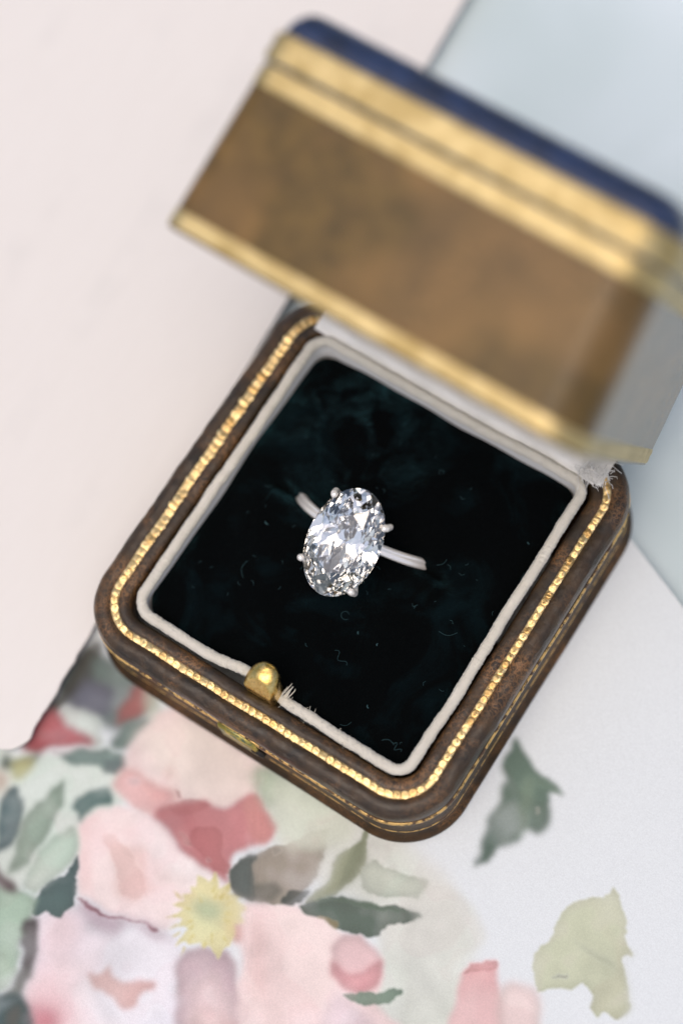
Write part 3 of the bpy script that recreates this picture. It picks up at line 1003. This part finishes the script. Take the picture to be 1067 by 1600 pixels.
# lint caught on the velvet
lint = []
places = [((540, 962), .9, 'ring'), ((532, 1030), 1.8, 'squiggle'), ((700, 990), 2.2, 'arc'), ((385, 892), 2.2, 'arc'), ((690, 880), 1.4, 'arc'), ((600, 770), .5, 'arc'),
          ((620, 1170), 1.0, 'squiggle'), ((606, 1162), 1.6, 'arc'), ((690, 740), .5, 'ring'), ((650, 950), .6, 'arc'), ((560, 990), .3, 'dot'), ((690, 1080), .6, 'arc'),
          ((540, 1130), 1.4, 'arc'), ((820, 910), 2.4, 'arc'), ((825, 850), .3, 'dot'), ((420, 760), .9, 'arc'), ((418, 820), .5, 'dot'), ((590, 1010), .3, 'dot'), ((480, 1010), .5, 'arc'),
          ((575, 1105), .4, 'dot'), ((770, 960), .5, 'arc')]
for (px, ln, kd) in places:
    w = unproject(px, -1.6)
    a0 = rng.uniform(0, 6.28)
    pts_ = []
    m_ = 14
    for k in range(m_):
        t = k / (m_ - 1)
        if kd == 'ring':
            q = np.array([math.cos(a0 + 5.0 * t), math.sin(a0 + 5.0 * t)]) * ln * .5 * (1 + .3 * t)
        elif kd == 'squiggle':
            q = np.array([(t - .5) * ln * 1.3, .35 * math.sin(t * 9)])
            q = np.array([q[0] * .9 + q[1] * .4, -q[0] * .4 + q[1]])
        else:
            q = np.array([(t - .5) * ln * math.cos(a0), (t - .5) * ln * math.sin(a0)]) + np.array([-math.sin(a0), math.cos(a0)]) * .22 * ln * math.sin(t * 3.1)
        x, y = w + q
        ed = min(BA + CI - .55 - abs(x), BB + CI - .55 - abs(y))
        pts_.append((x, y, pad_height(x, y, max(ed, 0)) + .12 + .1 * math.sin(t * 3.14)))
    lint.append(tube(pts_, .021 if kd != 'dot' else .07, 5))
for k in range(40):
    x, y = rng.uniform(-17, 17), rng.uniform(-18, 15)
    a0 = rng.uniform(0, 6.28)
    L = rng.uniform(.12, .5)
    z = pad_height(x, y, 5) + .1
    lint.append(tube([(x, y, z), (x + L * math.cos(a0), y + L * math.sin(a0), z + .04), (x + 1.6 * L * math.cos(a0 + .5), y + 1.6 * L * math.sin(a0 + .5), z)], .02, 4))
a_, b_ = join(lint)
lo_ = obj('lint', a_, b_, M_LINT)
tag(lo_, 'teal grey lint and stray fibres caught on the black velvet pad', 'lint', kind='stuff')

# hinge strip of white satin between base and lid, with its torn threads at the right
H = 3.0
hv = []
hn = 50
for j in range(7):
    for i in range(hn + 1):
        x = -20.5 + 41.3 * i / hn
        y = BB - 2.7 + j * .85
        z = .05 + .5 * math.sin(j / 6 * 3.1) + .12 * math.sin(x * .8 + j) + .08 * math.sin(x * 2.1 + j * 2)
        hv.append((x, y, z))
obj('hinge_strip', hv, grid_faces(hn + 1, 7, False), M_SATIN, box)
fr = []
for k in range(150):
    x = 17.6 + abs(rng.normal()) * 1.5
    y = BB - 1.2 + rng.normal() * .9
    z = .5 + rng.uniform(0, .8)
    d = np.array([rng.normal() * .6 + .5, rng.normal() * .5 - .2, rng.uniform(.0, .7)])
    d /= np.linalg.norm(d)
    L = rng.uniform(.7, 2.4)
    fr.append(tube([np.array([x, y, z]) + d * L * t + np.array([0, 0, -.5 * t * t]) + rng.normal(size=3) * .12 * t for t in np.linspace(0, 1, 5)], .035, 4))
a_, b_ = join(fr)
fo = obj('torn_threads', a_, b_, M_SATIN, box)
fo['kind'] = 'stuff'

# catch: brass thumb piece at the front and its plate on the wall
KX, KY = -.1, -20.9
kv, kf = [], []
rows_k = 60
for j in range(rows_k):
    t = j / (rows_k - 1)
    if t < .45:
        z = -2.5 + t / .45 * 5.2
        sx = sy = 1.0
        lean = 0.0
    else:
        u = (t - .45) / .55 * math.pi / 2
        z = 2.7 + 2.3 * math.sin(u)
        sx = max(.02, math.cos(u)) ** .75
        sy = max(.02, math.cos(u)) ** .65
        lean = 1.7 * math.sin(u)
    for i in range(72):
        a = 2 * math.pi * i / 72
        ca, sa = math.cos(a), math.sin(a)
        x = 2.15 * sx * math.copysign(abs(ca) ** .85, ca)
        yb = 1.95 * sy * sa
        if yb < 0:
            yb = max(yb, -1.15)      # the flat front
        kv.append((KX + x, KY + yb + lean * .7, z))
kf = grid_faces(72, rows_k) + [tuple((rows_k - 1) * 72 + k for k in range(72))]
kob = obj('clasp_button', kv, kf, M_BRASS, box)
kob.data.set_sharp_from_angle(angle=R_(28))


def slab(x0, x1, y0, y1, z0, z1, bev=.15):
    bm = bmesh.new()
    bmesh.ops.create_cube(bm, size=1)
    for v_ in bm.verts:
        v_.co = Vector(((x0 + x1) / 2 + v_.co.x * (x1 - x0), (y0 + y1) / 2 + v_.co.y * (y1 - y0), (z0 + z1) / 2 + v_.co.z * (z1 - z0)))
    bmesh.ops.bevel(bm, geom=bm.edges[:], offset=bev, segments=2, affect='EDGES')
    V_ = [tuple(v_.co) for v_ in bm.verts]
    bm.verts.index_update()
    F_ = [tuple(v_.index for v_ in f.verts) for f in bm.faces]
    bm.free()
    return V_, F_


YW = -BB - 2.86
V_, F_ = slab(-3.4, 2.0, YW - .42, YW + .3, -8.6, -3.0, .12)
obj('clasp_plate', V_, F_, M_PATINA, box)
V_, F_ = slab(1.1, 2.9, YW - .52, YW + .2, -7.2, -6.0, .1)
dk = Mat('dark_gap')
dk.set(Base_Color=(.01, .008, .006), Roughness=.7)
obj('clasp_notch', V_, F_, dk.m, box)

# ------------------------------------------------------------------ lid
TH_, RYW, RZW = 1.178, -.0213862, -.01489302
LHX, LD, LDEP, TAP = 24.7, 48.61, 22.69, .0669
lid = add('lid', None, None, box)
rx = Matrix.Rotation(-TH_, 4, 'X')
lid.matrix_local = Matrix.Translation(Vector((-.22, 26.887 + .05, -.2)) * U) @ Matrix.Rotation(RZW, 4, 'Z') @ Matrix.Rotation(RYW, 4, 'Y') @ rx
LR = [5.0, 3.5, 3.5, 2.2]
PL, NL = round_rect(LHX, LD / 2, LR, 14, 40)
nl_ = len(PL)


def lid_sweep(prof, close=False):
    V_ = []
    for o, z in prof:
        q = round_rect(LHX + o, LD / 2 + o, [max(q_ + o, .25) for q_ in LR], 14, 40)[0]
        q = q * np.array([1 - TAP * max(z, 0) / 22, 1.0])
        V_.append(np.column_stack([q[:, 0], q[:, 1] - LD / 2, np.full(nl_, float(z))]))
    return np.concatenate(V_)


# shell: wall, mouldings, shoulder and top plate
prof = [(-2.6, .5), (-2.2, .1), (-1.2, -.05), (-.25, -.02), (-.03, .12), (0, .5), (0, 4), (0, 10), (0, 16.6), (0, 19.2)]
LV = lid_sweep(prof)
obj('wall', LV, grid_faces(nl_, len(prof)), M_LID, lid)
prof = [(0, 19.2), (-.2, 19.3), (-.2, 19.5), (.15, 19.58), (.3, 20.6), (.3, 21.8), (.2, 22.5), (-.1, 22.75)]
obj('moulding', lid_sweep(prof), grid_faces(nl_, len(prof)), M_SHOULDER, lid)
prof = [(-.1, 22.75)] + [(-.1 - 3.3 * (1 - math.cos(R_(a))), 22.75 + 3.3 * math.sin(R_(a))) for a in range(8, 91, 8)] + [(-9, 26.35), (-14, 26.6), (-19, 26.7), (-23, 26.75)]
Fl = grid_faces(nl_, len(prof)) + [tuple((len(prof) - 1) * nl_ + k for k in range(nl_))]
obj('top', lid_sweep(prof), Fl, M_SHOULDER, lid)


def gold_band(z0, z1, o0, nrow=9, amp=.10):
    pr = []
    for k in range(nrow):
        t = k / (nrow - 1)
        pr.append((o0 + amp * (.4 + .6 * abs(math.sin(t * math.pi * 2))) * (0 if k in (0, nrow - 1) else 1), z0 + (z1 - z0) * t))
    return obj('gold_band', lid_sweep(pr), grid_faces(nl_, nrow), M_LIDGOLD, lid)


gold_band(.35, 2.2, .01)
gold_band(17.0, 19.25, .01)
gold_band(19.62, 22.75, .28, 9, .2)
# satin inside the lid
prof = [(-2.5, .45), (-2.8, 3), (-2.8, 12), (-3.5, 18), (-6, 20), (-14, 20.6), (-20, 20.8)]
Fi = grid_faces(nl_, len(prof), flip=True) + [tuple((len(prof) - 1) * nl_ + k for k in range(nl_))[::-1]]
obj('lining', lid_sweep(prof), Fi, M_SATIN, lid)

# ------------------------------------------------------------------ ring
ring = add('diamond_ring', None)
ring.empty_display_size = .005
tag(ring, 'platinum ring with one large oval diamond pushed into the slit of the velvet pad', 'ring')
S0 = np.array([-.516, -2.02, 6.0])
nn = np.array([.009, -.454, .891])
nn /= np.linalg.norm(nn)
la = np.array([-.0314461, .89043217, .4540283])
la -= nn * (la @ nn)
la /= np.linalg.norm(la)
sa_ = np.cross(la, nn)                       # towards +x
RR = 10.2
RC_ = np.array([-1.6, 4.23, -7.12])
C = S0 - nn * (RR + 4.85)
C[0] = -1.6


def frame(a, b_, c_, o):
    m_ = Matrix(((a[0], b_[0], c_[0], o[0] * U), (a[1], b_[1], c_[1], o[1] * U), (a[2], b_[2], c_[2], o[2] * U), (0, 0, 0, 1)))
    return m_


ring.matrix_world = frame(sa_, la, nn, S0)


def L(pw):
    """world mm -> ring frame mm"""
    d = np.asarray(pw, float) - S0
    return np.array([d @ sa_, d @ la, d @ nn])


Cl = L(C)
# band: a circle in the frame's x-z plane, D-shaped section, a little narrower at the head
bv = []
nb_, ns_ = 160, 32
for i in range(nb_):
    a = 2 * math.pi * i / nb_
    head = .5 + .5 * math.cos(a - math.pi / 2)
    w_, t_ = .76 - .1 * head ** 4, .6
    for k in range(ns_):
        b2 = 2 * math.pi * k / ns_
        cb, sb = math.cos(b2), math.sin(b2)
        rr = RR + t_ * (abs(cb) ** .8 * math.copysign(1, cb)) * (1 if cb > 0 else .75)
        yy = w_ * math.copysign(abs(sb) ** .8, sb)
        if cb > 0:
            rr -= .20 * math.exp(-(yy / .28) ** 2)
        bv.append((Cl[0] + rr * math.cos(a), Cl[1] + yy, Cl[2] + rr * math.sin(a)))
obj('band', bv, grid_faces(ns_, nb_, True, True), M_PLAT, ring)

# stone: every facet is a plane cut off a block
HA, HB = 4.52, 6.87        # half width, half length at the girdle


def brilliant():
    faces = []
    ngon = 72
    top_ = [np.array([math.cos(2 * math.pi * k / ngon), math.sin(2 * math.pi * k / ngon), 1.2]) for k in range(ngon)]
    low_ = [q * [1, 1, -1] for q in top_]
    faces = [top_, low_[::-1]] + [[low_[k], low_[(k + 1) % ngon], top_[(k + 1) % ngon], top_[k]] for k in range(ngon)]

    def cut(nrm, d):
        nonlocal faces
        nrm = np.array(nrm, float)
        out, new = [], []
        for f in faces:
            g_ = []
            for a, b_ in zip(f, f[1:] + f[:1]):
                da, db = a @ nrm - d, b_ @ nrm - d
                if da <= 1e-9:
                    g_.append(a)
                if (da < -1e-9 and db > 1e-9) or (da > 1e-9 and db < -1e-9):
                    q = a + (b_ - a) * da / (da - db)
                    g_.append(q)
                    new.append(q)
                elif abs(da) <= 1e-9:
                    new.append(a)
            if len(g_) > 2:
                out.append(g_)
        if len(new) > 2 and len(out) >= 3:
            c_ = sum(new) / len(new)
            ax = np.cross(nrm, [0.3, .5, .81])
            ax /= np.linalg.norm(ax)
            ay = np.cross(nrm, ax)
            srt = sorted(new, key=lambda q: math.atan2((q - c_) @ ay, (q - c_) @ ax))
            uq = []
            for q in srt:
                if not uq or np.linalg.norm(q - uq[-1]) > 1e-6:
                    uq.append(q)
            if len(uq) > 1 and np.linalg.norm(uq[0] - uq[-1]) < 1e-6:
                uq.pop()
            if len(uq) > 2:
                out.append(uq)
        faces = out

    def ring_cut(count, phase, ang, r0, z0, up):
        for k in range(count):
            a = R_(phase + 360.0 * k / count)
            nz = math.cos(R_(ang)) * (1 if up else -1)
            nh = math.sin(R_(ang))
            cut((nh * math.cos(a), nh * math.sin(a), nz), nh * r0 + nz * z0)

    G = .015
    ht = G + .44 * math.tan(R_(34))
    cut((0, 0, 1), ht)
    ring_cut(8, 0, 34.0, 1.0, G, True)                        # kites
    ring_cut(8, 22.5, 23.0, .56 * math.cos(R_(22.5)), ht, True)   # stars
    ring_cut(8, 11.25, 42.0, 1.0, G, True)                    # upper halves
    ring_cut(8, -11.25, 42.0, 1.0, G, True)
    r0, z0 = 1.0, -G                                          # pavilion: tiers that flatten towards the culet
    for cnt, ph, ang, r1 in ((16, 11.25, 47.5, .93), (16, 0, 43.5, .74), (16, 11.25, 40.5, .50), (8, 0, 37.5, .26), (8, 22.5, 33.0, 0)):
        ring_cut(cnt, ph, ang, r0, z0, False)
        z0 -= (r0 - r1) * math.tan(R_(ang))
        r0 = r1
    V_, F_, key = [], [], {}
    for f in faces:
        ids = []
        for q in f:
            k = tuple(np.round(q, 5))
            if k not in key:
                key[k] = len(V_)
                V_.append((q[0] * HA, q[1] * HB, q[2] * 4.95))
            if not ids or ids[-1] != key[k]:
                ids.append(key[k])
        if len(ids) > 1 and ids[0] == ids[-1]:
            ids.pop()
        if len(set(ids)) > 2:
            F_.append(tuple(ids))
    return V_, F_


sv, sf = brilliant()
dob = obj('diamond', sv, sf, M_DIAMOND, ring, smooth=False)
bmx = bmesh.new()
bmx.from_mesh(dob.data)
bmesh.ops.recalc_face_normals(bmx, faces=bmx.faces)
bmx.to_mesh(dob.data)
bmx.free()

# four claws gripping the girdle, meeting in the basket below
cent = np.array([0, Cl[1], Cl[2] + RR + .3])
for px, py in ((-3.30, 4.65), (4.0, 4.25), (-4.2, -4.45), (3.4, -4.75)):
    e = np.array([px / HA, py / HB])
    e /= np.linalg.norm(e)
    gx, gy = e[0] * HA, e[1] * HB
    rim_p = np.array([gx, gy, 0])
    out_d = np.array([gx / HA ** 2, gy / HB ** 2, 0])
    out_d /= np.linalg.norm(out_d)
    pts_ = [cent + np.array([gx * .12, gy * .10, -.1]), rim_p * .45 + np.array([0, 0, -3.3]), rim_p * .80 + np.array([0, 0, -1.9]), rim_p * 1.02 + out_d * .28 + np.array([0, 0, -.8]),
            rim_p + out_d * .30 + np.array([0, 0, .05]), rim_p + out_d * .12 + np.array([0, 0, .48]), rim_p - out_d * .25 + np.array([0, 0, .62])]
    pts_ = np.array(pts_)
    dense = []
    for k in range(len(pts_) - 1):
        a0, a1, a2, a3 = pts_[max(k - 1, 0)], pts_[k], pts_[k + 1], pts_[min(k + 2, len(pts_) - 1)]
        for t in np.linspace(0, 1, 6, endpoint=False):
            dense.append(.5 * ((2 * a1) + (a2 - a0) * t + (2 * a0 - 5 * a1 + 4 * a2 - a3) * t * t + (3 * a1 - a0 - 3 * a2 + a3) * t ** 3))
    dense.append(pts_[-1])
    rr = np.interp(np.arange(len(dense)), [0, 18, 26, 32, 36], [.42, .38, .46, .44, .16])
    v_, f_ = tube(dense, rr, 12)
    obj('prong', v_, f_, M_PLAT, ring)
# rail that ties the claws together under the stone
gal = [(HA * .66 * math.cos(a), HB * .64 * math.sin(a), -2.45) for a in np.linspace(0, 2 * math.pi, 60, endpoint=False)]
v_, f_ = tube(gal, .26, 8, True)
obj('basket_rail', v_, f_, M_PLAT, ring)
